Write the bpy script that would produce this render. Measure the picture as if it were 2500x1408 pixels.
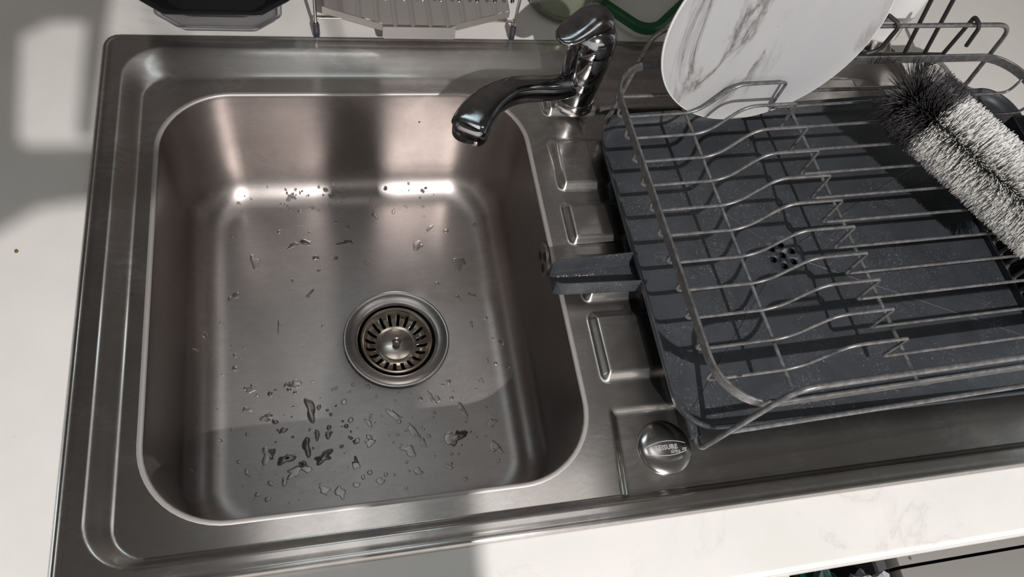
import bpy, bmesh, math, random
import numpy as np
from mathutils import Vector, Matrix, noise

for o in list(bpy.data.objects): bpy.data.objects.remove(o)
S = bpy.context.scene
COL = S.collection
PI = math.pi

# ------------------------------------------------------------------ camera
def rot(a, b, c):
    return Matrix.Rotation(a, 3, 'Z') @ Matrix.Rotation(b, 3, 'X') @ Matrix.Rotation(c, 3, 'Z')
cam_d = bpy.data.cameras.new('camera')
cam_d.sensor_width = 36.0
cam_d.lens = 1869.33 / 2500 * 36
cam_d.clip_start = 0.01
cam = bpy.data.objects.new('camera', cam_d); COL.objects.link(cam)
M = rot(-0.475841, 0.533415, 0.352978).to_4x4()
M.translation = Vector((0.190944, -0.092931, 0.573628))
cam.matrix_world = M
S.camera = cam

# ------------------------------------------------------------------ world, sun, exposure
S.view_settings.view_transform = 'Standard'
S.view_settings.look = 'None'
S.view_settings.gamma = 1
S.view_settings.use_curve_mapping = False
S.view_settings.exposure = 0.0
w = bpy.data.worlds.new('world'); S.world = w; w.use_nodes = True
def world_nodes():
    nt = w.node_tree; bg = nt.nodes['Background']
    tc = nt.nodes.new('ShaderNodeTexCoord'); sp = nt.nodes.new('ShaderNodeSeparateXYZ')
    nt.links.new(tc.outputs['Generated'], sp.inputs[0])
    r = nt.nodes.new('ShaderNodeValToRGB'); e = r.color_ramp.elements   # dim room side, bluish sky beyond the added window
    e[0].position = 0.0; e[0].color = (1.35, 1.29, 1.22, 1); e[1].position = 0.575; e[1].color = (2.5, 3.0, 3.2, 1)
    for p_, c_ in ((0.30, 0.75), (0.44, 0.20), (0.53, 0.15)):
        q_ = e.new(p_); q_.color = (c_, c_ * 0.95, c_ * 0.90, 1)
    mr = nt.nodes.new('ShaderNodeMapRange'); mr.inputs[1].default_value = -1; mr.inputs[2].default_value = 1
    nt.links.new(sp.outputs['Y'], mr.inputs[0]); nt.links.new(mr.outputs[0], r.inputs['Fac']); nt.links.new(r.outputs['Color'], bg.inputs[0]); bg.inputs[1].default_value = 1.0
world_nodes()
# the one strong light: a small ceiling spot on the room side of the worktop
LAMP = Vector((0.48, -1.17, 1.46))
sl = bpy.data.lights.new('spot_bulb', 'SPOT'); sl.spot_size = math.radians(74); sl.spot_blend = 1.0; sl.energy = 158; sl.shadow_soft_size = 0.011
sl.color = (1.0, 0.965, 0.945)
so = bpy.data.objects.new('spot_bulb', sl); COL.objects.link(so); so.location = LAMP
so.rotation_euler = (LAMP - Vector((0.42, -0.02, 0))).to_track_quat('Z', 'Y').to_euler()

# ------------------------------------------------------------------ tagging
def tag(o, label=None, cat=None, group=None, kind=None):
    if label: o['label'] = label
    if cat: o['category'] = cat
    if group: o['group'] = group
    if kind: o['kind'] = kind
    return o
def empty(name, loc, label=None, cat=None, group=None):
    o = bpy.data.objects.new(name, None); COL.objects.link(o); o.location = loc
    o.empty_display_size = 0.02
    return tag(o, label, cat, group)
def link(name, me, mat=None, parent=None, smooth=True, loc=None):
    o = bpy.data.objects.new(name, me); COL.objects.link(o)
    if mat:
        for m in (mat if isinstance(mat, (list, tuple)) else [mat]): me.materials.append(m)
    if smooth:
        me.polygons.foreach_set('use_smooth', [True] * len(me.polygons))
    if parent:
        o.parent = parent
        o.matrix_parent_inverse = Matrix.Translation(-world_loc(parent))
    return o
def world_loc(o):
    l = o.location.copy()
    if o.parent: pass
    return l if not o.parent else Vector(o.get('_wl', (0, 0, 0)))
def mesh(name, v, f):
    me = bpy.data.meshes.new(name); me.from_pydata([tuple(p) for p in v], [], f); me.update(); return me
def obj(name, vf, mat, parent=None, smooth=True):
    return link(name, mesh(name, *vf), mat, parent, smooth)
def autosmooth(o, ang=35):
    me = o.data
    bm = bmesh.new(); bm.from_mesh(me)
    bmesh.ops.recalc_face_normals(bm, faces=bm.faces)
    for e in bm.edges:
        if len(e.link_faces) == 2 and e.calc_face_angle(0) > math.radians(ang): e.smooth = False
        elif len(e.link_faces) == 1: e.smooth = False
    bm.to_mesh(me); bm.free(); me.update(); return o
class MB:
    """collects shapes into one mesh"""
    def __init__(s): s.v = []; s.f = []
    def add(s, v, f):
        n = len(s.v); s.v += [tuple(p) for p in v]; s.f += [tuple(i + n for i in q) for q in f]; return s
    def box(s, a, b, bev=0.0, seg=2):
        bm = bmesh.new(); bmesh.ops.create_cube(bm, size=1)
        for v in bm.verts:
            v.co = Vector([(a[i] + b[i]) / 2 + v.co[i] * (b[i] - a[i]) for i in range(3)])
        if bev > 0: bmesh.ops.bevel(bm, geom=bm.edges[:], offset=bev, segments=seg, affect='EDGES', profile=0.7)
        s.bm(bm); return s
    def bm(s, bm):
        bm.verts.index_update()
        s.add([v.co[:] for v in bm.verts], [[v.index for v in f.verts] for f in bm.faces]); bm.free()
    def tube(s, pts, r, n=10, closed=False, caps=True, flat=None):
        """sweep a circle (or a w x h box when flat=(w,h)) along a polyline"""
        P = [Vector(p) for p in pts]; m = len(P)
        T = []
        for i in range(m):
            a = P[(i - 1) % m] if (i > 0 or closed) else P[0]
            b = P[(i + 1) % m] if (i < m - 1 or closed) else P[-1]
            T.append((b - a).normalized())
        up = Vector((0, 0, 1)) if abs(T[0].z) < 0.9 else Vector((1, 0, 0))
        N = (up - T[0] * up.dot(T[0])).normalized(); R = []
        for i in range(m):
            if i: N = (N - T[i] * N.dot(T[i])).normalized()
            if flat:
                N = (Vector((0, 0, 1)) - T[i] * T[i].z).normalized()
            B = T[i].cross(N)
            rr = r[i] if isinstance(r, (list, tuple)) else r
            if flat:
                w_, h_ = flat[0] / 2, flat[1] / 2; c = min(w_, h_) * 0.45
                prof = [(w_, -h_ + c), (w_, h_ - c), (w_ - c, h_), (-w_ + c, h_), (-w_, h_ - c), (-w_, -h_ + c), (-w_ + c, -h_), (w_ - c, -h_)]
                R.append([P[i] + B * x + N * y for x, y in prof])
            else:
                R.append([P[i] + (N * math.cos(2 * PI * k / n) + B * math.sin(2 * PI * k / n)) * rr for k in range(n)])
        s.rings(R, closed, caps); return s
    def rings(s, R, closed=False, caps=True):
        n = len(R[0]); m = len(R); v = [p for ring in R for p in ring]; f = []
        for i in range(m if closed else m - 1):
            j = (i + 1) % m
            for k in range(n):
                l = (k + 1) % n
                f.append((i * n + k, j * n + k, j * n + l, i * n + l))
        if caps and not closed:
            f.append(tuple(range(n))); f.append(tuple((m - 1) * n + k for k in reversed(range(n))))
        s.add(v, f); return s
    def lathe(s, prof, c, n=48, caps=False, axis=None):
        R = []
        for r, z in prof:
            ring = []
            for k in range(n):
                a = 2 * PI * k / n
                p = Vector((r * math.cos(a), r * math.sin(a), z))
                if axis: p = axis @ p
                ring.append(Vector(c) + p)
            R.append(ring)
        s.rings(R, False, caps); return s
    def build(s, name, mat, parent=None, smooth=True, ang=35):
        o = obj(name, (s.v, s.f), mat, parent, smooth)
        autosmooth(o, ang); return o
def fillet(pts, r, n=6, closed=False):
    """round the corners of a polyline; r a number or a list"""
    P = [Vector(p) for p in pts]; m = len(P); out = []
    for i in range(m):
        if not closed and i in (0, m - 1): out.append(P[i]); continue
        a, b, c = P[(i - 1) % m], P[i], P[(i + 1) % m]
        rr = r[i] if isinstance(r, (list, tuple)) else r
        u = (a - b); v = (c - b); d = min(rr, u.length * 0.49, v.length * 0.49)
        if d < 1e-6: out.append(b); continue
        p0 = b + u.normalized() * d; p1 = b + v.normalized() * d
        for k in range(n + 1):
            t = k / n; out.append(p0 * (1 - t) ** 2 + b * 2 * t * (1 - t) + p1 * t * t)
    return out
def rrect(x0, x1, y0, y1, r, nc=10, ns=10):
    """rounded rectangle, counter-clockwise, constant point count"""
    r = max(r, 1e-4); pts = []
    cs = [(x1 - r, y0 + r, -PI / 2), (x1 - r, y1 - r, 0), (x0 + r, y1 - r, PI / 2), (x0 + r, y0 + r, PI)]
    for i, (cx, cy, a0) in enumerate(cs):
        for k in range(nc + 1):
            a = a0 + PI / 2 * k / nc; pts.append((cx + r * math.cos(a), cy + r * math.sin(a)))
        nx = cs[(i + 1) % 4]; a1 = a0 + PI / 2
        s0 = pts[-1]; e0 = (nx[0] + r * math.cos(a1), nx[1] + r * math.sin(a1))
        for k in range(1, ns):
            t = k / ns; pts.append((s0[0] + (e0[0] - s0[0]) * t, s0[1] + (e0[1] - s0[1]) * t))
    return pts
def sstep(t): t = np.clip(t, 0, 1); return t * t * (3 - 2 * t)
def sdr(X, Y, x0, x1, y0, y1, r):
    """signed distance to a rounded rectangle, negative inside"""
    cx, cy, hx, hy = (x0 + x1) / 2, (y0 + y1) / 2, (x1 - x0) / 2 - r, (y1 - y0) / 2 - r
    qx = np.abs(X - cx) - hx; qy = np.abs(Y - cy) - hy
    return np.hypot(np.maximum(qx, 0), np.maximum(qy, 0)) + np.minimum(np.maximum(qx, qy), 0) - r
def cut(o, cutters):
    """carve shapes out of a mesh and keep only the result"""
    for c in cutters:
        bm = bmesh.new(); bm.from_mesh(c.data); bmesh.ops.recalc_face_normals(bm, faces=bm.faces); bm.to_mesh(c.data); bm.free()
        md = o.modifiers.new('b', 'BOOLEAN'); md.operation = 'DIFFERENCE'; md.object = c; md.solver = 'EXACT'
    bpy.context.view_layer.update()
    dg = bpy.context.evaluated_depsgraph_get()
    me = bpy.data.meshes.new_from_object(o.evaluated_get(dg))
    old = o.data; o.modifiers.clear(); o.data = me; bpy.data.meshes.remove(old)
    for c in cutters:
        d = c.data; bpy.data.objects.remove(c); bpy.data.meshes.remove(d)
    return o

# ------------------------------------------------------------------ materials
def new_mat(name):
    m = bpy.data.materials.new(name); m.use_nodes = True
    nt = m.node_tree; b = nt.nodes['Principled BSDF']; return m, nt, b
def N(nt, t, **kw):
    n = nt.nodes.new(t)
    for k, v in kw.items():
        if hasattr(n, k) and not k.startswith('i_'): setattr(n, k, v)
    return n
def coords(nt, scale=(1, 1, 1), rotz=0.0):
    g = N(nt, 'ShaderNodeNewGeometry'); mp = N(nt, 'ShaderNodeMapping')
    mp.inputs['Scale'].default_value = scale; mp.inputs['Rotation'].default_value = (0, 0, rotz)
    nt.links.new(g.outputs['Position'], mp.inputs['Vector']); return mp.outputs['Vector']
def noise_tex(nt, vec, scale, detail=4, rough=0.5, dist=0.0):
    n = N(nt, 'ShaderNodeTexNoise'); n.inputs['Scale'].default_value = scale
    n.inputs['Detail'].default_value = detail; n.inputs['Roughness'].default_value = rough
    n.inputs['Distortion'].default_value = dist
    nt.links.new(vec, n.inputs['Vector']); return n.outputs['Fac']
def ramp(nt, fac, stops):
    r = N(nt, 'ShaderNodeValToRGB'); e = r.color_ramp.elements
    while len(e) < len(stops): e.new(0.5)
    for i, (p, c) in enumerate(stops):
        e[i].position = p; e[i].color = (*c, 1) if isinstance(c, tuple) else (c, c, c, 1)
    nt.links.new(fac, r.inputs['Fac']); return r.outputs['Color']
def mixc(nt, fac, a, b):
    m = N(nt, 'ShaderNodeMix'); m.data_type = 'RGBA'
    if hasattr(fac, 'is_linked') or hasattr(fac, 'links'): nt.links.new(fac, m.inputs['Factor'])
    else: m.inputs['Factor'].default_value = fac
    for v, i in ((a, 6), (b, 7)):
        if isinstance(v, tuple): m.inputs[i].default_value = (*v, 1)
        else: nt.links.new(v, m.inputs[i])
    return m.outputs[2]
def bump(nt, b, h, strength=0.1, dist=0.001):
    n = N(nt, 'ShaderNodeBump'); n.inputs['Strength'].default_value = strength; n.inputs['Distance'].default_value = dist
    nt.links.new(h, n.inputs['Height']); nt.links.new(n.outputs['Normal'], b.inputs['Normal'])
def math_n(nt, op, a, b=None):
    m = N(nt, 'ShaderNodeMath'); m.operation = op
    for i, v in ((0, a), (1, b)):
        if v is None: continue
        if isinstance(v, (int, float)): m.inputs[i].default_value = v
        else: nt.links.new(v, m.inputs[i])
    return m.outputs[0]
def simple(name, col, rough=0.5, metal=0.0, **kw):
    m, nt, b = new_mat(name)
    b.inputs['Base Color'].default_value = (*col, 1); b.inputs['Roughness'].default_value = rough
    b.inputs['Metallic'].default_value = metal
    for k, v in kw.items(): b.inputs[k].default_value = v
    return m
def steel(name, base=(0.76, 0.72, 0.69), r0=0.285, r1=0.325, aniso=0.86, bumpk=0.05, dirt=0.45):
    m, nt, b = new_mat(name)
    b.inputs['Metallic'].default_value = 1
    v = coords(nt, (12, 420, 300)); streak = noise_tex(nt, v, 1.0, 5, 0.6)
    v2 = coords(nt, (1, 1, 1)); blot = noise_tex(nt, v2, 22, 4, 0.5, 0.3)
    v3 = coords(nt, (1, 1, 1)); fine = noise_tex(nt, v3, 700, 3, 0.6)
    rr = math_n(nt, 'MULTIPLY_ADD', streak, r1 - r0); rr.node.inputs[2].default_value = r0
    rr2 = math_n(nt, 'MULTIPLY_ADD', blot, 0.10); nt.links.new(rr, rr2.node.inputs[2])
    rr3 = math_n(nt, 'SUBTRACT', rr2, 0.05)
    nt.links.new(rr3, b.inputs['Roughness'])
    smear = noise_tex(nt, coords(nt, (1, 2.2, 1)), 75, 6, 0.7, 0.8)
    dirtf = math_n(nt, 'MULTIPLY', ramp(nt, blot, [(0.44, 0.15), (0.66, dirt * 2)]), ramp(nt, smear, [(0.42, 0.0), (0.62, 1.0)]))
    c = mixc(nt, streak, tuple(x * 0.94 for x in base), tuple(x * 1.05 for x in base))
    c2 = mixc(nt, dirtf, c, tuple(min(1, x * 1.45) for x in base))
    nt.links.new(c2, b.inputs['Base Color'])
    h = mixc(nt, 0.4, streak, fine)
    bump(nt, b, h, bumpk, 0.0004)
    b.inputs['Anisotropic'].default_value = aniso
    # brushing runs along x: reflections spread across it
    g = N(nt, 'ShaderNodeNewGeometry'); cr = N(nt, 'ShaderNodeVectorMath'); cr.operation = 'CROSS_PRODUCT'
    nt.links.new(g.outputs['Normal'], cr.inputs[0]); cr.inputs[1].default_value = (1, 0.02, 0.01)
    nt.links.new(cr.outputs[0], b.inputs['Tangent'])
    return m
STEEL = steel('brushed_steel')
def add_sharp(m, fac, rough, col):
    nt = m.node_tree; b = nt.nodes['Principled BSDF']; out = nt.nodes['Material Output']
    b2 = nt.nodes.new('ShaderNodeBsdfPrincipled'); b2.inputs['Metallic'].default_value = 1
    b2.inputs['Roughness'].default_value = rough; b2.inputs['Base Color'].default_value = (*col, 1)
    mx = nt.nodes.new('ShaderNodeMixShader'); mx.inputs[0].default_value = fac
    src = out.inputs['Surface'].links[0].from_socket
    nt.links.new(src, mx.inputs[1]); nt.links.new(b2.outputs[0], mx.inputs[2]); nt.links.new(mx.outputs[0], out.inputs['Surface'])
add_sharp(STEEL, 0.10, 0.36, (0.40, 0.38, 0.36))
add_sharp(STEEL, 0.60, 0.13, (0.27, 0.25, 0.235))
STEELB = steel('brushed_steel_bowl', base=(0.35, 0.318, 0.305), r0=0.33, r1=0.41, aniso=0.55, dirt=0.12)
EDGE = simple('worn_steel_edge', (0.50, 0.47, 0.455), 0.55, 0.7)
CHROME = simple('chrome', (0.42, 0.43, 0.45), 0.12, 1.0)
def chrome_mat():
    m, nt, b = new_mat('tap_chrome'); b.inputs['Metallic'].default_value = 1
    v = coords(nt); f = noise_tex(nt, v, 60, 6, 0.7)
    nt.links.new(ramp(nt, f, [(0.4, (0.26, 0.262, 0.275)), (0.8, (0.36, 0.355, 0.35))]), b.inputs['Base Color'])
    nt.links.new(ramp(nt, f, [(0.45, 0.09), (0.80, 0.30)]), b.inputs['Roughness']); return m
TAPC = chrome_mat()
POLISH = simple('polished_steel', (0.52, 0.50, 0.49), 0.17, 1.0)
FLANGE = steel('satin_flange', base=(0.46, 0.44, 0.43), r0=0.2, r1=0.3, aniso=0.2, dirt=0.1)
BASKET = steel('basket_steel', base=(0.55, 0.50, 0.44), r0=0.12, r1=0.26, aniso=0.0, dirt=0.2)
DARK = simple('dark_cavity', (0.01, 0.009, 0.008), 0.6)
def counter_mat():
    m, nt, b = new_mat('marble_worktop')
    v = coords(nt)
    n1 = noise_tex(nt, v, 5.5, 8, 0.62, 1.2)
    d = math_n(nt, 'ABSOLUTE', math_n(nt, 'SUBTRACT', n1, 0.5))
    vein = ramp(nt, d, [(0.0, 1.0), (0.006, 0.35), (0.03, 0.0)])
    n2 = noise_tex(nt, v, 2.7, 3, 0.5)
    veinm = math_n(nt, 'MULTIPLY', vein, ramp(nt, n2, [(0.48, 0.0), (0.62, 0.38)]))
    cloud = ramp(nt, noise_tex(nt, v, 9, 5, 0.6), [(0.35, (0.73, 0.72, 0.68)), (0.65, (0.80, 0.76, 0.74))])
    c = mixc(nt, veinm, cloud, (0.50, 0.47, 0.42))
    sp = ramp(nt, noise_tex(nt, v, 240, 2, 0.5), [(0.76, 0.0), (0.79, 0.5)])
    c = mixc(nt, sp, c, (0.45, 0.42, 0.38))
    nt.links.new(c, b.inputs['Base Color']); b.inputs['Roughness'].default_value = 0.38
    return m
COUNTER = counter_mat()
def plate_mat():
    m, nt, b = new_mat('marble_print_plate')
    v = coords(nt, (1, 1, 0.55), 0)
    mp = N(nt, 'ShaderNodeMapping'); mp.inputs['Rotation'].default_value = (0, -0.62, 0); mp.inputs['Scale'].default_value = (1.5, 1, 0.55)
    g = N(nt, 'ShaderNodeNewGeometry'); nt.links.new(g.outputs['Position'], mp.inputs['Vector']); v = mp.outputs['Vector']
    n1 = noise_tex(nt, v, 9, 9, 0.66, 0.8)
    d = math_n(nt, 'ABSOLUTE', math_n(nt, 'SUBTRACT', n1, 0.53))
    vein = ramp(nt, d, [(0.0, 1.0), (0.018, 0.5), (0.05, 0.0)])
    msk = ramp(nt, noise_tex(nt, v, 6, 5, 0.6), [(0.47, 0.0), (0.60, 0.9)])
    f = math_n(nt, 'MULTIPLY', vein, msk)
    soft = ramp(nt, noise_tex(nt, v, 8, 6, 0.7), [(0.45, (0.37, 0.37, 0.385)), (0.72, (0.40, 0.40, 0.39))])
    nt.links.new(mixc(nt, f, soft, (0.10, 0.095, 0.085)), b.inputs['Base Color'])
    b.inputs['Roughness'].default_value = 0.22; return m
def slate_mat(name='slate_plastic', base=(0.036, 0.040, 0.046)):
    m, nt, b = new_mat(name)
    v = coords(nt)
    cl = ramp(nt, noise_tex(nt, v, 30, 6, 0.65, 0.5), [(0.35, tuple(x * 0.82 for x in base)), (0.7, tuple(x * 1.25 for x in base))])
    sp = ramp(nt, noise_tex(nt, v, 420, 3, 0.65, 2.0), [(0.61, 0.0), (0.67, 0.6)])
    pm = ramp(nt, noise_tex(nt, v, 22, 3, 0.6), [(0.42, 0.0), (0.58, 1.0)])
    c = mixc(nt, math_n(nt, 'MULTIPLY', sp, pm), cl, (0.42, 0.43, 0.44))
    nt.links.new(c, b.inputs['Base Color']); b.inputs['Roughness'].default_value = 0.48
    bump(nt, b, noise_tex(nt, v, 300, 4, 0.6), 0.12, 0.0005); return m
SLATE = slate_mat()
def wire_mat():
    m, nt, b = new_mat('grey_coated_wire')
    v = coords(nt)
    nt.links.new(ramp(nt, noise_tex(nt, v, 150, 5, 0.7), [(0.4, (0.135, 0.133, 0.135)), (0.76, (0.30, 0.295, 0.295))]), b.inputs['Base Color'])
    b.inputs['Metallic'].default_value = 0.55; b.inputs['Roughness'].default_value = 0.36
    return m
WIRE = wire_mat()
PLATE = plate_mat()
PLATEW = simple('plate_rim_white', (0.58, 0.58, 0.58), 0.25)
BLACKP = simple('black_plastic', (0.008, 0.0085, 0.011), 0.35)
CLEAR = simple('clear_plastic', (0.80, 0.80, 0.82), 0.08, 0.0, **{'Transmission Weight': 0.92, 'IOR': 1.25})
WATER = simple('water', (1, 1, 1), 0.0, 0.0, **{'Transmission Weight': 1.0, 'IOR': 1.33})
GLASS = simple('greenish_glass', (0.78, 0.83, 0.72), 0.06, 0.0, **{'Transmission Weight': 0.9, 'IOR': 1.3})
CLOUDY = simple('cloudy_residue', (0.50, 0.50, 0.42), 0.7, 0.0, **{'Transmission Weight': 0.35, 'IOR': 1.1})
GREEN = simple('dark_green_plastic', (0.003, 0.085, 0.022), 0.35)
GREEN2 = simple('muted_green_dot', (0.05, 0.22, 0.13), 0.45)
MILKY = simple('milky_white_plastic', (0.62, 0.61, 0.57), 0.4)
WHITEP = simple('white_plastic', (0.82, 0.82, 0.82), 0.3)
BRW = simple('white_bristle_fibre', (0.74, 0.73, 0.71), 0.45)
BRD = simple('dark_bristle_fibre', (0.050, 0.046, 0.048), 0.35)
GREYL = simple('grey_laminate', (0.27, 0.26, 0.245), 0.45)

# ------------------------------------------------------------------ room: worktop, back wall with an added window, ceiling, floor
mb = MB()
for a, b in (((-0.9, -0.049), (0.014, 0.70)), ((0.858, -0.049), (2.2, 0.70)), ((0.014, 0.496), (0.858, 0.70))):
    mb.box((a[0], a[1], -0.040), (b[0], b[1], -0.004))
mb.box((0.014, -0.049, -0.040), (0.858, 0.013, -0.004))
ct = mb.build('worktop', COUNTER, smooth=False)
tag(ct, 'white marble-effect kitchen worktop with faint grey veins around the sink', 'worktop')
# rounded front edge as its own strip of the worktop
mb = MB(); R = []
for x in np.linspace(-0.9, 2.2, 3):
    ring = [(x, -0.049, -0.004)]
    for k in range(7):
        a = PI / 2 * k / 6; ring.append((x, -0.049 - 0.004 * math.sin(a), -0.008 + 0.004 * math.cos(a)))
    ring += [(x, -0.053, -0.018), (x, -0.0515, -0.0195), (x, -0.0515, -0.0215), (x, -0.053, -0.023), (x, -0.053, -0.040), (x, -0.049, -0.040)]
    R.append(ring)
mb.rings(R); e = mb.build('edge_strip', COUNTER, ct)

def struct(name, mbx, mat):
    o = mbx.build(name, mat, smooth=False); o['kind'] = 'structure'; return o
WALLM = simple('wall_paint', (0.05, 0.042, 0.038), 0.6)
CEIL = simple('ceiling_paint', (0.20, 0.19, 0.18), 0.8)
FLOORM = simple('grey_floor', (0.22, 0.21, 0.20), 0.5)
WX0, WX1, WZ0, WZ1 = 0.02, 0.45, 0.92, 1.42  # unseen opening, added and sized to brighten the sink's back bevel
struct('wall_back', MB().box((-2.0, 0.70, -0.92), (2.6, 0.78, WZ0)).box((-2.0, 0.70, WZ1), (2.6, 0.78, 1.5)).box((-2.0, 0.70, WZ0), (WX0, 0.78, WZ1)).box((WX1, 0.70, WZ0), (2.6, 0.78, WZ1)), WALLM)
FRM = simple('added_window_frame', (0.7, 0.7, 0.7), 0.4)
struct('added_window_1', MB().box((WX0, 0.72, WZ0), (WX0 + 0.03, 0.76, WZ1)).box((WX1 - 0.03, 0.72, WZ0), (WX1, 0.76, WZ1)).box((WX0 + 0.03, 0.72, WZ0), (WX1 - 0.03, 0.76, WZ0 + 0.03)).box((WX0 + 0.03, 0.72, WZ1 - 0.03), (WX1 - 0.03, 0.76, WZ1)), FRM)
struct('floor', MB().box((-2.0, -2.4, -0.96), (2.6, 0.78, -0.92)), FLOORM)
ZC = 1.5
struct('ceiling', MB().box((-2.0, -2.4, ZC), (2.6, 0.78, ZC + 0.02)), CEIL)
lf = empty('ceiling_spotlight', (LAMP.x, LAMP.y, ZC), 'small round recessed spotlight in the ceiling above the room', 'lamp')
MB().lathe([(0.030, ZC), (0.042, ZC - 0.001), (0.043, ZC - 0.004), (0.030, ZC - 0.006), (0.026, ZC - 0.002), (0.024, ZC - 0.0005)], (LAMP.x, LAMP.y, 0), 40).build('bezel', simple('spot_bezel', (0.7, 0.7, 0.7), 0.3), lf)
# added unseen glow panels on the ceiling, to brighten the front sink rim
pl2 = empty('added_ceiling_glow', (0.45, 0.32, ZC), 'added twin glow panels on the ceiling that brighten the sink rim', 'lamp')
LITM, nt_, b_p = new_mat('added_glow'); b_p.inputs['Emission Color'].default_value = (1.0, 0.98, 0.97, 1); b_p.inputs['Emission Strength'].default_value = 1.9
for a_, c_ in ((-0.01, 0.36), (0.54, 0.90)):
    MB().box((a_, 0.22, ZC - 0.012), (c_, 0.42, ZC - 0.004)).build('glow_panel', LITM, pl2)
MB().box((-0.04, 0.19, ZC - 0.006), (0.93, 0.45, ZC - 0.0005)).build('glow_backing', simple('glow_backing_grey', (0.3, 0.3, 0.3), 0.4), pl2)
# added unseen airer hung from the ceiling between the spot and the worktop: boards shaped to shade the sink
ZM = 0.64
def lift(x, y):
    t = ZM / LAMP.z; return (x + (LAMP.x - x) * t, y + (LAMP.y - y) * t)
def poly_prism(pts, z0, z1):
    bm = bmesh.new()
    vs = [bm.verts.new((*p, z0)) for p in pts]; f = bm.faces.new(vs)
    r = bmesh.ops.extrude_face_region(bm, geom=[f])
    for v in r['geom']:
        if isinstance(v, bmesh.types.BMVert): v.co.z = z1
    bmesh.ops.recalc_face_normals(bm, faces=bm.faces)
    me = bpy.data.meshes.new('p'); bm.to_mesh(me); bm.free(); return me
boards = [
    [(0.197, 0.458), (0.207, 0.387), (0.228, 0.19), (0.224, 0.10), (0.208, 0.02), (0.200, -0.004), (0.090, -0.006), (0.085, -0.30), (0.287, -0.30), (0.287, -0.01), (0.297, 0.06), (0.297, 0.187), (0.263, 0.387), (0.256, 0.458)],
    [(-0.30, 0.20), (-0.062, 0.285), (-0.034, 0.308), (-0.005, 0.313), (0.1945, 0.313), (0.1945, 0.362), (-0.046, 0.362), (-0.056, 0.375), (-0.068, 0.500), (-0.045, 0.520), (-0.012, 0.520), (-0.009, 0.380), (0.002, 0.380), (0.006, 0.66), (-0.30, 0.66)],
]
BLOCKM = simple('blocker_grey', (0.12, 0.11, 0.10), 0.6)
ar = empty('shade_blocker', (0.3, -0.35, ZM), 'made-up boarded airer hung on cords from the ceiling above the sink', 'blocker')
for pn in boards:
    link('blocker_board', poly_prism([lift(*q) for q in pn], ZM, ZM + 0.006), BLOCKM, ar, False)
for q in ((0.230, 0.42), (0.225, -0.15), (-0.20, 0.50), (-0.10, 0.33)):
    x, y = lift(*q); MB().tube([(x, y, ZM + 0.005), (x, y, ZC)], 0.0015, 6).build('blocker_cord', BLOCKM, ar)

# ------------------------------------------------------------------ sink
BX0, BX1, BY0, BY1, BR = 0.0518, 0.3908, 0.0425, 0.4385, 0.062
SX1 = 0.871
pads = [(0.4125, 0.835, 0.3150, 0.3785), (0.4105, 0.835, 0.2535, 0.3020), (0.4115, 0.835, 0.1935, 0.2430), (0.4110, 0.835, 0.1175, 0.1835)]
def deck_z(X, Y):
    dO = -sdr(X, Y, 0.0195, SX1 - 0.0195, 0.0160, 0.490, 0.036)
    dI = -sdr(X, Y, 0.0355, SX1 - 0.0350, 0.0220, 0.4595, 0.026)
    t = np.where(dO <= 0, 0, np.where(dI >= 0, 1, dO / np.maximum(dO - dI, 1e-6)))
    z = -0.0095 * (0.25 * sstep(t) + 0.75 * np.clip(t, 0, 1))
    # tap ledge, draining pads and the lower front channel with the round cover
    dl = -sdr(X, Y, 0.4150, 0.800, 0.4075, 0.4600, 0.008); z = z + 0.0070 * sstep(dl / 0.0075)
    for a, b, c, d in pads:
        dp = -sdr(X, Y, a, b, c, d, 0.007)
        z = z + 0.0060 * (0.5 * sstep(dp / 0.0075) + 0.5 * np.clip(dp / 0.0075, 0, 1))
    yy = 0.0945 + 0.0 * X
    df = np.minimum(yy - Y, X - (0.4065 + (Y - 0.027) * 0.085))
    z = z - 0.0036 * sstep(df / 0.0060) * (dI > 0)
    # outer lip
    ed = -sdr(X, Y, 0, SX1, 0, 0.508, 0.016)
    z = z - 0.0032 * (1 - sstep(ed / 0.0022)) - 0.0007 * np.exp(-((ed - 0.0062) / 0.0011) ** 2)
    # a little panel wobble
    return z
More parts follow.
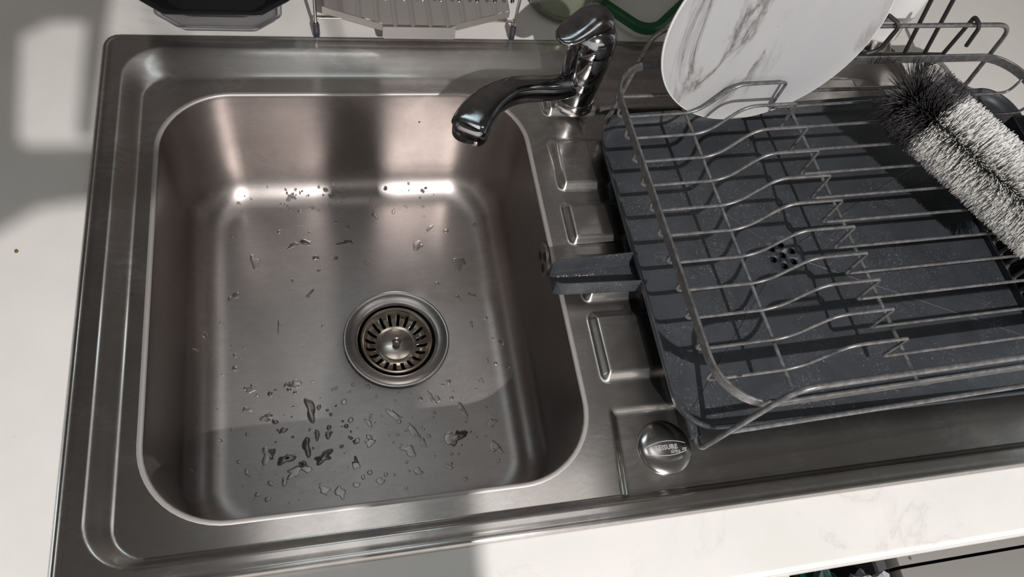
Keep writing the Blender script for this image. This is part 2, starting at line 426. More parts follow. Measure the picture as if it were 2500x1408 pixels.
def grid_deck():
    h = 0.0015
    xs = np.arange(0, SX1 + h, h); ys = np.arange(0, 0.508 + h, h)
    xs = xs * SX1 / xs[-1]; ys = ys * 0.508 / ys[-1]
    X, Y = np.meshgrid(xs, ys); X = X.copy(); Y = Y.copy()
    # outer corners: pull the verts onto the rounded outline
    d = sdr(X, Y, 0, SX1, 0, 0.508, 0.016)
    def pull(X, Y, d, fn, mask):
        e = 1e-5
        gx = (fn(X + e, Y) - fn(X - e, Y)) / (2 * e); gy = (fn(X, Y + e) - fn(X, Y - e)) / (2 * e)
        X[mask] -= (gx * d)[mask]; Y[mask] -= (gy * d)[mask]
    pull(X, Y, d, lambda a, b: sdr(a, b, 0, SX1, 0, 0.508, 0.016), d > 0)
    fb = lambda a, b: sdr(a, b, BX0 - 0.003, BX1 + 0.003, BY0 - 0.003, BY1 + 0.003, BR + 0.003)
    db = fb(X, Y); inside = db < 0
    ny, nx = X.shape
    keep = ~(inside[:-1, :-1] & inside[1:, :-1] & inside[:-1, 1:] & inside[1:, 1:])
    for _ in range(2):
        db = fb(X, Y); pull(X, Y, db, fb, inside & (db > -0.004))
    Z = deck_z(X, Y)
    idx = np.arange(nx * ny).reshape(ny, nx)
    F = np.stack([idx[:-1, :-1][keep], idx[:-1, 1:][keep], idx[1:, 1:][keep], idx[1:, :-1][keep]], 1)
    used = np.unique(F); rm = -np.ones(nx * ny, int); rm[used] = np.arange(len(used)); F = rm[F]
    V = np.stack([X.ravel(), Y.ravel(), Z.ravel()], 1)[used]
    me = bpy.data.meshes.new('drainer_top')
    me.vertices.add(len(V)); me.vertices.foreach_set('co', V.ravel())
    me.loops.add(F.size); me.loops.foreach_set('vertex_index', F.ravel().astype(np.int32))
    me.polygons.add(len(F)); me.polygons.foreach_set('loop_start', np.arange(0, F.size, 4, dtype=np.int32))
    me.update(calc_edges=True); me.validate(); return me
sink = empty('kitchen_sink', (0.43, 0.25, 0), 'stainless steel inset sink with one deep bowl and a ribbed drainer', 'sink')
deck = link('drainer_top', grid_deck(), STEEL, sink)
DC = (0.2565, 0.2390); FZ = -0.1525
mb = MB(); R = []; nslot = []
prof = [(-0.0040, -0.0096), (-0.0032, -0.0091), (-0.0010, -0.0090), (-0.0002, -0.0094), (0.0003, -0.0108), (0.0009, -0.014), (0.0020, -0.035), (0.0033, -0.065), (0.0046, -0.095)]
FR = 0.033
for k in range(11):
    a = PI / 2 * k / 10 * 0.965 + 0.03
    prof.append((0.0052 + FR - FR * math.cos(a), FZ + FR - FR * math.sin(a)))
prof += [(0.041, FZ - 0.0001), (0.045, FZ - 0.0002)]
for ins, z in prof:
    R.append([Vector((x, y, z)) for x, y in rrect(BX0 + ins, BX1 - ins, BY0 + ins, BY1 - ins, max(BR - ins * 0.95, 0.014), 14, 22)])
last = R[-1]
for t in (0.12, 0.3, 0.5, 0.7, 0.87, 1.0):
    ring = []
    for p in last:
        d = Vector((p.x - DC[0], p.y - DC[1], 0)).normalized() * 0.0505
        q = Vector((DC[0] + d.x, DC[1] + d.y, FZ - 0.0018)); ring.append(p.lerp(q, t))
    R.append(ring)
for rr, dz in ((0.049, -0.0022), (0.047, -0.004)):
    R.append([Vector((DC[0] + (p.x - DC[0]) / 0.0505 * rr, DC[1] + (p.y - DC[1]) / 0.0505 * rr, FZ + dz)) for p in R[-1 if rr == 0.049 else -2]] if rr == 0.049 else
             [Vector((DC[0] + (p.x - DC[0]) * 0.047 / 0.049, DC[1] + (p.y - DC[1]) * 0.047 / 0.049, FZ + dz)) for p in R[-1]])
mb.rings(R, False, False)
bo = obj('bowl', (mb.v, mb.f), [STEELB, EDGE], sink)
nr = len(R[0])
for pi, pg in enumerate(bo.data.polygons):
    if pi // nr < 4: pg.material_index = 1
bm = bmesh.new(); bm.from_mesh(bo.data); bmesh.ops.recalc_face_normals(bm, faces=bm.faces)
if sum(f.normal.z for f in bm.faces if f.calc_center_median().z < -0.150) < 0: bmesh.ops.reverse_faces(bm, faces=bm.faces)
bm.to_mesh(bo.data); bm.free()
# waste flange
mb = MB().lathe([(0.0545, FZ - 0.0012), (0.0542, FZ + 0.0012), (0.0525, FZ + 0.0018), (0.0505, FZ + 0.0006), (0.047, FZ - 0.0004), (0.0435, FZ - 0.0012), (0.0415, FZ - 0.0014), (0.0400, FZ - 0.0024), (0.0395, FZ - 0.006), (0.0385, FZ - 0.022)], (*DC, 0), 72)
mb.build('waste_flange', FLANGE, sink, ang=60)
MB().lathe([(0.0385, FZ - 0.020), (0.0384, FZ - 0.045), (0.0005, FZ - 0.046)], (*DC, 0), 48).build('waste_pipe', DARK, sink)
# basket strainer: lifts out
bk = empty('basket_strainer', (*DC, FZ), 'round slotted steel basket strainer sitting in the waste hole', 'strainer')
pr = [(0.0372, -0.0038), (0.0366, -0.0026), (0.0352, -0.0030), (0.0335, -0.0052), (0.0315, -0.0095), (0.0275, -0.0135), (0.0215, -0.0160), (0.0185, -0.0165), (0.0180, -0.0150), (0.0170, -0.0146), (0.0003, -0.0146),
      (0.0003, -0.0158), (0.0175, -0.0160), (0.0185, -0.0178), (0.0220, -0.0173), (0.0285, -0.0146), (0.0328, -0.0100), (0.0348, -0.0052), (0.0372, -0.0046)]
b_ = MB().lathe([(r, FZ + z) for r, z in pr], (*DC, 0), 96)
b_.rings([[Vector((DC[0] + r * math.cos(2 * PI * k / 96), DC[1] + r * math.sin(2 * PI * k / 96), FZ + z)) for k in range(96)] for r, z in (pr[-1], pr[0])], False, False)
bas = b_.build('basket', BASKET, bk, ang=70)
cs = []
for k in range(20):
    a = 2 * PI * (k + 0.5) / 20
    m2 = MB()
    m2.box((0.0215, -0.00155, -0.03), (0.0318, 0.00155, 0.01), 0.0013, 2)
    me = mesh('c', *( [ (DC[0] + x * math.cos(a) - y * math.sin(a), DC[1] + x * math.sin(a) + y * math.cos(a), FZ + z) for x, y, z in m2.v ], m2.f))
    cs.append(link('c', me))
jm = MB()
for c in cs: jm.add([v.co[:] for v in c.data.vertices], [list(p.vertices) for p in c.data.polygons])
for c in cs: d = c.data; bpy.data.objects.remove(c); bpy.data.meshes.remove(d)
cut(bas, [link('c', mesh('c', jm.v, jm.f))])
MB().lathe([(0.0030, -0.0147), (0.0030, -0.0115), (0.0042, -0.0105), (0.0046, -0.0080), (0.0040, -0.0062), (0.0022, -0.0054), (0.0002, -0.0052)], (DC[0], DC[1], FZ), 24).build('pin', POLISH, bk)
# overflow on the right wall of the bowl
oc = Vector((BX1 - 0.0024, 0.2500, -0.0260)); ax = Matrix.Rotation(-PI / 2, 3, 'Y')
MB().lathe([(0.0162, -0.0012), (0.0162, 0.0006), (0.0152, 0.0014), (0.0140, 0.0010), (0.0003, 0.0010)], oc, 40, axis=ax).build('overflow_cover', STEELB, sink)
for a in (100, 215, 330):
    a = math.radians(a); q = oc + Vector((0, math.cos(a) * 0.0078, math.sin(a) * 0.0078))
    MB().lathe([(0.0042, 0.0), (0.0042, 0.0013), (0.0003, 0.0013)], q, 20, axis=ax).build('overflow_hole', DARK, sink)
# round tap-hole cover with the maker's lettering
BC = (0.4525, 0.0568); BZ = -0.0131
cov = MB().lathe([(0.0226, BZ - 0.0006), (0.0227, BZ + 0.0014), (0.0222, BZ + 0.0026), (0.0205, BZ + 0.0036), (0.017, BZ + 0.0046), (0.012, BZ + 0.0053), (0.006, BZ + 0.0057), (0.0002, BZ + 0.0058)], (*BC, 0), 72).build('tap_hole_cover', POLISH, sink)
def dome(x, y):
    r = min(math.hypot(x - BC[0], y - BC[1]), 0.022)
    pf = [(0.0, 0.0058), (0.006, 0.0057), (0.012, 0.0053), (0.017, 0.0046), (0.0205, 0.0036), (0.0222, 0.0026)]
    for (r0, z0), (r1, z1) in zip(pf, pf[1:]):
        if r <= r1: return BZ + z0 + (z1 - z0) * (r - r0) / (r1 - r0)
    return BZ + 0.0026
ETCH = simple('etched_lettering', (0.42, 0.41, 0.41), 0.8, 0.0)
def text_mesh(body, size, cx, cy, shear=0.0, bold=0.0):
    cu = bpy.data.curves.new('t', 'FONT'); cu.body = body; cu.size = size; cu.align_x = 'LEFT'; cu.offset = bold; cu.shear = shear
    cu.resolution_u = 2
    t = bpy.data.objects.new('t', cu); COL.objects.link(t); bpy.context.view_layer.update()
    me = bpy.data.meshes.new_from_object(t.evaluated_get(bpy.context.evaluated_depsgraph_get()))
    bpy.data.objects.remove(t); bpy.data.curves.remove(cu)
    v = []
    for p in me.vertices:
        x, y = cx + p.co.x, cy + p.co.y; v.append((x, y, dome(x, y) + 0.00012))
    f = [list(q.vertices) for q in me.polygons]; bpy.data.meshes.remove(me); return v, f
lm = MB()
lm.add(*text_mesh('LEISURE', 0.0056, 0.4425, 0.0542, bold=0.00012)); lm.add(*text_mesh('sinks', 0.0044, 0.4548, 0.0508, bold=0.00005))
for sgn in (1, -1):
    pts = []
    for k in range(25):
        t = -1 + 2 * k / 24; x = BC[0] + 0.0001 + t * 0.0172; y = 0.0552 + sgn * (0.0060 - 0.0030 * t * t)
        pts.append((x, y))
    v = []; f = []
    for i, (x, y) in enumerate(pts):
        for d in (-0.0003, 0.0003): v.append((x, y + d, dome(x, y + d) + 0.00012))
    for i in range(24): f.append((2 * i, 2 * i + 2, 2 * i + 3, 2 * i + 1))
    lm.add(v, f)
for k in range(3):
    x = 0.4655 + k * 0.0014; lm.add([(x, 0.0522, dome(x, 0.0522) + .00012), (x + .0006, 0.0522, dome(x, 0.0522) + .00012), (x + .0016, 0.0545, dome(x, 0.0545) + .00012), (x + .0008, 0.0545, dome(x, 0.0545) + .00012)], [(0, 1, 2, 3)])
le = obj('lettering', (lm.v, lm.f), ETCH, None, False); le.parent = cov; le.matrix_parent_inverse = Matrix.Translation(-Vector(sink.location)) @ Matrix.Identity(4)
le.matrix_parent_inverse = Matrix.Identity(4)
tag(le, 'etched grey lettering in a lens-shaped outline')

# ------------------------------------------------------------------ water
random.seed(4)
def floor_z(x, y):
    m = min(x - BX0, BX1 - x, y - BY0, BY1 - y)
    d = m - 0.0052
    if d >= FR:
        R0 = math.hypot(x - DC[0], y - DC[1])
        return FZ - 0.0002 - 0.0016 * max(0, min(1, 1 - (R0 - 0.0505) / 0.08))
    if d < 0.004: return None
    return FZ + FR - math.sqrt(max(FR * FR - (FR - d) ** 2, 0))
def blob(x, y, rx, ry, ang, h, seed, lob=0.35, n=22):
    rnd = random.Random(seed); ph = [rnd.uniform(0, 6.28) for _ in range(4)]; am = [lob * rnd.uniform(0.3, 1) / (k + 1) ** 0.5 for k in range(4)]
    z0 = floor_z(x, y)
    if z0 is None: return None
    R = []
    for s, hz in ((1.0, -0.0004), (0.985, 0.25), (0.93, 0.6), (0.82, 0.85), (0.6, 0.97), (0.3, 1.0), (0.02, 1.0)):
        ring = []
        for k in range(n):
            a = 2 * PI * k / n
            q = 1 + sum(am[j] * math.sin((j + 2) * a + ph[j]) for j in range(4)) * (0.6 + 0.4 * s)
            q = max(q, 0.35)
            u, v = rx * q * s * math.cos(a), ry * q * s * math.sin(a)
            px, py = x + u * math.cos(ang) - v * math.sin(ang), y + u * math.sin(ang) + v * math.cos(ang)
            fz = floor_z(px, py); fz = z0 if fz is None else fz
            ring.append((px, py, fz + (hz * h if hz > 0 else hz)))
        R.append([Vector(p) for p in ring])
    m = MB(); m.rings(R, False, True); return m.v, m.f
big = [(0.157,0.417,5,4,0.3),(0.118,0.339,5.5,9,0.1),(0.213,0.358,8,5,0),(0.290,0.350,7,6,0.4),(0.306,0.372,2,6,-0.7),(0.333,0.324,10,8,0.5),(0.170,0.361,9,3,-0.2),(0.157,0.358,6,4,0.5),(0.099,0.301,4,4.5,0),(0.180,0.341,4,3.5,0),(0.154,0.199,7,5,-0.4),(0.167,0.171,6,13,0.2),(0.162,0.135,4.5,11,-0.2),(0.177,0.123,10,6,0.3),(0.342,0.283,6,3.6,-0.4),(0.140,0.262,1.8,7,0),(0.172,0.298,2.5,6,-0.6),(0.112,0.197,5,4.5,0),(0.098,0.220,4,3,0),(0.201,0.339,3,3,0),(0.233,0.332,4,3,0.4),(0.268,0.396,2,4.5,-0.2),(0.247,0.392,3.5,6,0.1),(0.216,0.377,3,3.5,0),(0.261,0.422,2.8,2.4,0),(0.150,0.112,9,5,0.3),(0.160,0.115,5,7,0.3),(0.206,0.113,4,7,0.2),(0.221,0.132,6,4,0.3),(0.257,0.120,9,5,-0.3),(0.245,0.158,4,9,0.6),(0.263,0.139,3.4,12,0.5),(0.270,0.128,3,8,0.2),(0.285,0.171,2.4,9,0.3),(0.205,0.093,4,3,0),(0.227,0.094,5,3.5,0.4),(0.263,0.099,5,4,0),(0.127,0.131,7,9,0.4),(0.143,0.125,8,6,0.1),(0.208,0.135,4,3.5,0),(0.182,0.144,3.5,4.5,0),(0.172,0.145,3,6,-0.3),(0.141,0.153,5,3,0.6),(0.126,0.167,7,4,0.1),(0.109,0.177,5,3,0.2),(0.130,0.191,3,3,0),(0.199,0.176,3,4,0),(0.221,0.152,3,5,0.4),(0.341,0.114,5,9,0.3),(0.341,0.139,5,5,0),(0.347,0.206,3,4,0),(0.336,0.249,3,5,0),(0.085,0.270,2.5,3,0),(0.093,0.297,2.5,4,0),(0.314,0.155,2.6,14,0.4),(0.302,0.128,13,8,0.9),(0.190,0.088,5,7,0.2),(0.176,0.092,6,4,0),(0.293,0.100,5,3,0.3)]
LBL = 'small irregular clear water droplet on the floor of the steel bowl'
OWN = {1: 'tall oval water puddle near the left side of the bowl floor', 2: 'wide flat water drop behind the drain, left of centre', 3: 'forked water drop behind the drain, under the tap outlet',
       4: 'thin slanting streak of water behind the forked drop', 5: 'largest star-shaped water drop at the right of the bowl floor', 6: 'long flat water drop at the back left of the bowl floor',
       8: 'rounded water drop close to the left edge of the bowl floor', 10: 'round bulging water drop left of and in front of the drain', 11: 'long narrow water puddle in front of the drain, on the left',
       12: 'slim upright water puddle near the front of the bowl, left side', 13: 'wide jagged water puddle near the front of the bowl, left of centre', 14: 'pointed water drop right of the drain near the right edge',
       15: 'thin upright trickle of water left of the drain', 54: 'thin curved trickle of water in front of the drain, on the right', 55: 'broad flat water puddle at the front right of the bowl floor'}
for i, (x, y, rx, ry, a) in enumerate(big):
    g = blob(x, y, rx * 0.00085, ry * 0.00085, a, 0.0006 + 0.00006 * min(rx, ry), 100 + i, 0.38 if max(rx, ry) > 4.5 else 0.15)
    if g:
        if i in OWN: tag(obj('water_droplet', g, WATER), OWN[i], 'water drop')
        else: tag(obj('water_droplet', g, WATER), LBL, 'water drop', 'small water droplets in the sink bowl')
sp = MB(); rnd = random.Random(11); cnt = 0
while cnt < 330:
    if rnd.random() < 0.5: x, y = rnd.uniform(0.10, 0.35), rnd.uniform(0.083, 0.20)
    elif rnd.random() < 0.5: x, y = rnd.gauss(0.19, 0.06), rnd.gauss(0.415, 0.014)
    else: x, y = rnd.choice((rnd.gauss(0.085, 0.012), rnd.gauss(0.352, 0.012), rnd.uniform(0.09, 0.35))), rnd.uniform(0.09, 0.42)
    if math.hypot(x - DC[0], y - DC[1]) < 0.058: continue
    z = floor_z(x, y)
    if z is None or not (BX0 + .01 < x < BX1 - .01 and 0.06 < y < BY1 - 0.012): continue
    r = rnd.choice((0.0005, 0.0007, 0.0009, 0.0012, 0.0016, 0.0021)) * rnd.uniform(0.8, 1.2)
    g = blob(x, y, r, r * rnd.uniform(0.8, 1.7), rnd.uniform(0, 3), r * 0.55, cnt, 0.14, 12)
    if g: sp.add(*g); cnt += 1
tag(obj('water_spray', (sp.v, sp.f), WATER), 'fine scattered water beads sprinkled over the steel bowl', 'water', kind='stuff')

# ------------------------------------------------------------------ tap
TC = Vector((0.4475, 0.4235, 0)); TZ = -0.0026
tap = empty('kitchen_tap', (TC.x, TC.y, TZ), 'dark chrome single-lever kitchen tap with swivel spout over the bowl', 'tap')
MB().lathe([(0.0003, TZ), (0.0225, TZ), (0.0228, TZ + 0.002), (0.0215, TZ + 0.0035), (0.0205, 0.004), (0.0212, 0.006), (0.0205, 0.0085), (0.0198, 0.009)], (TC.x, TC.y, 0), 48).build('base_collar', POLISH, tap)
MB().lathe([(0.0196, 0.008), (0.0198, 0.018), (0.0206, 0.028), (0.0210, 0.0375), (0.0205, 0.0385), (0.0205, 0.0391), (0.0212, 0.040), (0.0215, 0.055), (0.0218, 0.072), (0.0213, 0.0731), (0.0213, 0.0737), (0.0217, 0.0745), (0.0214, 0.082), (0.0196, 0.090), (0.016, 0.096), (0.009, 0.0985), (0.0003, 0.099)], (TC.x, TC.y, 0), 64).build('body', TAPC, tap, ang=50)
def superring(c, t, u, w_, h_, p=2.4, n=32):
    out = []
    for k in range(n):
        a = 2 * PI * k / n; ca, sa = math.cos(a), math.sin(a)
        out.append(c + t * (math.copysign(abs(ca) ** (2 / p), ca) * w_) + u * (math.copysign(abs(sa) ** (2 / p), sa) * h_))
    return out
def spline(P, n):
    P = [np.array(p, float) for p in P]; P = [2 * P[0] - P[1]] + P + [2 * P[-1] - P[-2]]; out = []
    for i in range(1, len(P) - 2):
        for k in range(n):
            t = k / n; a, b, c, d = P[i - 1:i + 3]
            out.append(0.5 * ((2 * b) + (-a + c) * t + (2 * a - 5 * b + 4 * c - d) * t * t + (-a + 3 * b - 3 * c + d) * t ** 3))
    out.append(P[-2]); return out
# x, y, z, half width, half height
sp_ = spline([(0.440, 0.4190, 0.0270, 0.0125, 0.0100), (0.428, 0.4130, 0.0290, 0.0125, 0.0105), (0.410, 0.4065, 0.0330, 0.0120, 0.0108), (0.388, 0.4005, 0.0390, 0.0120, 0.0108), (0.366, 0.3925, 0.0440, 0.0130, 0.0108), (0.346, 0.3790, 0.0465, 0.0150, 0.0100), (0.332, 0.3640, 0.0465, 0.0165, 0.0088), (0.3245, 0.3530, 0.0455, 0.0172, 0.0075), (0.3215, 0.3485, 0.0450, 0.0168, 0.0062)], 5)
R = []
for i, q in enumerate(sp_):
    a = sp_[max(i - 1, 0)]; b = sp_[min(i + 1, len(sp_) - 1)]
    d = Vector(b[:3] - a[:3]).normalized(); t = d.cross(Vector((0, 0, 1))).normalized(); u = t.cross(d)
    pp = 2.2 + 1.4 * min(1, i / 30)
    R.append(superring(Vector(q[:3]), t, u, q[3], q[4], pp))
mb = MB(); mb.rings(R, False, True)
spo = mb.build('spout', TAPC, tap, ang=45)
OC = Vector((0.3268, 0.3560, 0))
dd = Vector((0.45, 0.9, 0)).normalized(); tt = Vector((0.9, -0.45, 0)).normalized()
mb = MB(); R = []
for z, sc in ((0.0495, 0.84), (0.045, 1.0), (0.038, 1.0), (0.033, 0.98), (0.0315, 0.94)):
    R.append(superring(Vector((OC.x, OC.y, z)), tt, dd, 0.0170 * sc, 0.0165 * sc, 3.0))
mb.rings(R)
mb.build('spout_head', TAPC, tap, ang=40)
MB().lathe([(0.0135, 0.0330), (0.0137, 0.0305), (0.0128, 0.0295), (0.0110, 0.0295), (0.0105, 0.031), (0.0002, 0.031)], (OC.x, OC.y, 0), 40).build('aerator', CHROME, tap)
# lever: paddle rooted over the body
ld = Vector((-0.87, -0.49, 0)).normalized(); lt = Vector((0.49, -0.87, 0)).normalized(); LC = Vector((TC.x - 0.0010, TC.y + 0.0070, 0))
lv = spline([(-0.0165, 0.0890, 0.0035, 0.0050), (-0.0155, 0.0900, 0.0110, 0.0105), (-0.0100, 0.0935, 0.0155, 0.0130), (-0.0030, 0.0965, 0.0172, 0.0120), (0.0050, 0.0985, 0.0170, 0.0090), (0.0140, 0.0985, 0.0158, 0.0062), (0.0240, 0.0970, 0.0148, 0.0046), (0.0330, 0.0950, 0.0135, 0.0038), (0.0400, 0.0935, 0.0108, 0.0032), (0.0445, 0.0928, 0.0060, 0.0022), (0.0458, 0.0926, 0.0012, 0.0008)], 4)
R = []
for s_, z, w_, h_ in lv:
    c = Vector((LC.x, LC.y, z)) + ld * s_
    R.append(superring(c, lt, Vector((0, 0, 1)), w_, h_, 2.3, 36))
mb = MB(); mb.rings(R); mb.build('lever', TAPC, tap, ang=60)
MB().lathe([(0.0030, 0.0), (0.0030, 0.0012), (0.0003, 0.0013)], Vector((TC.x, TC.y, 0.0845)) + Vector((-0.0125, -0.0165, 0)), 16, axis=(Vector((-0.55, -0.8, 0.1)).to_track_quat('Z', 'Y').to_matrix())).build('indicator_dot', POLISH, tap)

# ------------------------------------------------------------------ drip tray
TFZ, TRZ = 0.0140, 0.0255
def tray_outline(ins, r, nc=12, ns=14):
    x0, x1, y0 = 0.4546 + ins, 0.962 - ins, 0.0570 + ins
    P = rrect(x0, x1, y0, 0.3800 - ins, max(r - ins, 0.004), nc, ns)
    out = []
    for x, y in P:
        k = max(0, (y - 0.2) / 0.18)  # back edge opens slightly to the right
        out.append((x, y + k * max(0, (x - 0.47)) * 0.074))
    return out
tray = empty('drip_tray', (0.68, 0.22, TFZ), 'dark slate-grey plastic drip tray with a spout, under the dish rack', 'tray')
mb = MB(); R = []
for ins, z in ((0.009, TFZ - 0.004), (0.004, TFZ - 0.002), (0.0005, TRZ - 0.004), (0.0, TRZ - 0.001), (0.0006, TRZ), (0.0022, TRZ), (0.0030, TRZ - 0.0008), (0.0036, TRZ - 0.005), (0.0058, TFZ + 0.0015), (0.0085, TFZ), (0.016, TFZ - 0.0001)):
    R.append([Vector((x, y, z)) for x, y in tray_outline(ins, 0.036)])
TD = (0.6085, 0.2187)
last = R[-1]
for t in (0.25, 0.5, 0.75, 1.0):
    R.append([p.lerp(Vector((TD[0] + 0.0205 * (p - Vector((*TD, 0))).to_2d().normalized().x, TD[1] + 0.0205 * (p - Vector((*TD, 0))).to_2d().normalized().y, TFZ - 0.0004)), t) for p in last])
mb.rings(R, False, False)
pan = mb.build('pan', SLATE, tray, ang=50)
dp = MB().lathe([(0.0003, TFZ - 0.0036), (0.0215, TFZ - 0.0036), (0.0215, TFZ - 0.0003), (0.0200, TFZ - 0.0012), (0.0190, TFZ - 0.0016), (0.0003, TFZ - 0.0018)], (*TD, 0), 48, caps=True).build('drain_grid', SLATE, tray)
jm = MB()
for k in range(7):
    a = math.radians(20 + 60 * k); rr = 0 if k == 6 else 0.0118
    jm.lathe([(0.0036, TFZ - 0.008), (0.0036, TFZ + 0.004)], (TD[0] + rr * math.cos(a), TD[1] + rr * math.sin(a), 0), 20, caps=True)
cut(dp, [link('c', mesh('c', jm.v, jm.f))])
MB().lathe([(0.0200, TFZ - 0.0075), (0.0200, TFZ - 0.0070), (0.0002, TFZ - 0.0070), (0.0002, TFZ - 0.0075)], (*TD, 0), 24, caps=True).build('drain_sump', DARK, tray)
# fold lines running from the drain to the corners
CREASE = simple('crease', (0.10, 0.105, 0.115), 0.35)
for (x, y) in ((0.4890, 0.3450), (0.4745, 0.0800), (0.915, 0.375), (0.870, 0.095)):
    a = Vector((*TD, TFZ)); b = Vector((x, y, TFZ)); d = (b - a).normalized()
    MB().tube([a + d * 0.024 + Vector((0, 0, -0.0002)), b + Vector((0, 0, -0.0002))], 0.0007, 6).build('fold_line', SLATE, tray)
# spout: a trough reaching over the bowl edge
mb = MB()
xs_ = np.concatenate([np.linspace(0.3790, 0.3860, 6), np.linspace(0.391, 0.4610, 8)])
R = []
for x in xs_:
    k = min(1.0, (x - 0.3775) / 0.009); k = math.sqrt(max(1 - (1 - k) ** 2, 0))
    q = (x - 0.3745) / 0.083
    yc = 0.2075 + 0.0013 * q; hw = (0.0112 + 0.0032 * q) * (0.5 + 0.5 * k); zt = 0.0255 - 0.003 * (1 - k); zf = 0.0105
    ring = [(x, yc - hw - .0010, zf - 0.003), (x, yc - hw - .0008, zt - 0.0008), (x, yc - hw - 0.0003, zt), (x, yc - hw + 0.0005, zt), (x, yc - hw + 0.0010, zt - 0.001), (x, yc - hw + 0.0022, zf + 0.003), (x, yc - hw + 0.0040, zf),
            (x, yc, zf), (x, yc + hw - 0.0040, zf), (x, yc + hw - 0.0022, zf + 0.003), (x, yc + hw - 0.0010, zt - 0.001), (x, yc + hw - 0.0005, zt), (x, yc + hw + 0.0003, zt), (x, yc + hw + .0008, zt - 0.0008), (x, yc + hw + .0010, zf - 0.003)]
    R.append([Vector(p) for p in ring])
mb.rings(R)
mb.build('spout', SLATE, tray, ang=50)
LIME = simple('limescale_crust', (0.62, 0.50, 0.38), 0.8)
mb = MB(); rnd = random.Random(3)
for k in range(60):
    x = rnd.choice((rnd.gauss(0.391, 0.0035), rnd.gauss(0.402, 0.004), rnd.gauss(0.413, 0.003), rnd.uniform(0.380, 0.42))); y = 0.2112 + rnd.gauss(0, 0.0008)
    a = rnd.uniform(0.0002, 0.00055)
    mb.lathe([(a, 0.0104), (a * 0.5, 0.0104 + a)], (x, y, 0), 5, caps=True)
mb.build('limescale', LIME, tray, smooth=False)

# ------------------------------------------------------------------ dish rack
RPIV = Vector((0.4756, 0.0488, 0)); RTH = 0.035   # the whole rack stands turned by two degrees
rack = empty('dish_rack', (RPIV.x, RPIV.y, 0), 'dark grey wire dish rack with plate slots standing on the drainer', 'dish rack')
rack.rotation_euler = (0, 0, RTH)
def rput(o):
    o.parent = rack; o.matrix_parent_inverse = Matrix.Identity(4); o.location = -RPIV; return o
ZB, ZH, ZL = 0.0675, 0.0900, 0.1305
HX0, HX1, HY0, HY1 = 0.4608, 0.9153, 0.0520, 0.3815
hp = rrect(HX0, HX1, HY0, HY1, 0.042, 10, 6)
rput(MB().tube([(x, y, ZH) for x, y in hp], 0, closed=True, flat=(0.0022, 0.0100)).build('top_band', WIRE))
YF, YB = 0.0484, 0.3850
for y, sg in ((YF, 1), (YB, -1)):
    xf = 0.4756 if sg > 0 else 0.4835
    pts = fillet([(xf, y + sg * 0.030, 0.0024), (xf, y, 0.0024), (0.4945, y, ZL), (0.8815, y, ZL), (0.9004, y, 0.0024), (0.9004, y + sg * 0.030, 0.0024)], [0, 0.008, 0.020, 0.020, 0.008, 0], 8)
    rput(MB().tube(pts, 0.0023, 12).build('leg_frame', WIRE))
    rput(MB().tube([(0.4825, y, 0.0450), (0.8935, y, 0.0450)], 0.0021, 10).build('lower_rail', WIRE))
for x in (0.4756, 0.9004):
    rput(MB().tube([(x, YF + 0.010, 0.0024), (x + (0.0079 if x < 0.6 else 0), YB - 0.010, 0.0024)], 0.0046, 12).build('foot_sleeve', SLATE))
wy = [0.3408, 0.3160, 0.2899, 0.2643, 0.2383, 0.2132, 0.1870, 0.1612, 0.1364, 0.1098, 0.0842]
def xwire(y):
    return fillet([(HX0 + 0.0018, y, ZH - 0.002), (0.4640, y, ZB), (0.5450, y, ZB), (0.5710, y, ZB + 0.0345), (0.6235, y, ZB + 0.0345), (0.6230, y, ZB), (HX1 - 0.0035, y, ZB), (HX1 - 0.0018, y, ZH - 0.002)],
                  [0, 0.009, 0.015, 0.013, 0.0045, 0.0045, 0.009, 0], 7)
m0 = MB().tube([p - Vector((HX0, 0, 0)) for p in xwire(0)], 0.00150, 8)
me0 = mesh('plate_wire', m0.v, m0.f); me0.materials.append(WIRE); me0.polygons.foreach_set('use_smooth', [True] * len(me0.polygons))
for y in wy:
    o = bpy.data.objects.new('plate_wire', me0); COL.objects.link(o); rput(o)
    o.location = Vector((HX0, y, 0)) - RPIV; o.rotation_euler.z = max(0, (y - 0.20)) * 0.19   # the rear wires fan out a little
def ywire(x):
    return fillet([(x, HY1 - 0.0018, ZH - 0.002), (x, HY1 - 0.0040, ZB - 0.0030), (x, HY0 + 0.0040, ZB - 0.0030), (x, HY0 + 0.0018, ZH - 0.002)], [0, 0.009, 0.009, 0], 7)
for x in (0.5350, 0.6470):
    rput(MB().tube(ywire(x), 0.0016, 8).build('cross_wire', WIRE))

# black utensil basket at the rack's right end
ut = empty('utensil_holder', (0.87, 0.21, 0.0205), 'black plastic utensil holder with arched slots at the right of the rack', 'utensil holder')
mb = MB().box((0.838, 0.125, 0.0144), (0.8405, 0.305, 0.1050), 0.0004, 1)
wl = mb.build('side_wall', BLACKP, ut)
jm = MB()
for k in range(12):
    y0 = 0.132 + k * 0.0142
    jm.box((0.830, y0, 0.022), (0.85, y0 + 0.0105, 0.062))
cut(wl, [link('c', mesh('c', jm.v, jm.f))])
MB().box((0.8405, 0.125, 0.0144), (0.893, 0.1275, 0.1050)).build('end_wall', BLACKP, ut)
MB().box((0.8405, 0.3025, 0.0144), (0.893, 0.305, 0.1050)).build('end_wall', BLACKP, ut)
MB().box((0.8905, 0.1275, 0.0144), (0.893, 0.3025, 0.1050)).build('outer_wall', BLACKP, ut)
mb = MB()
for k in range(11):
    y0 = 0.1445 + k * 0.0142
    mb.tube([(0.842 + 0.048 * t, y0, 0.0160 + 0.010 * math.sin(PI * t)) for t in np.linspace(0, 1, 9)], 0.0012, 6)
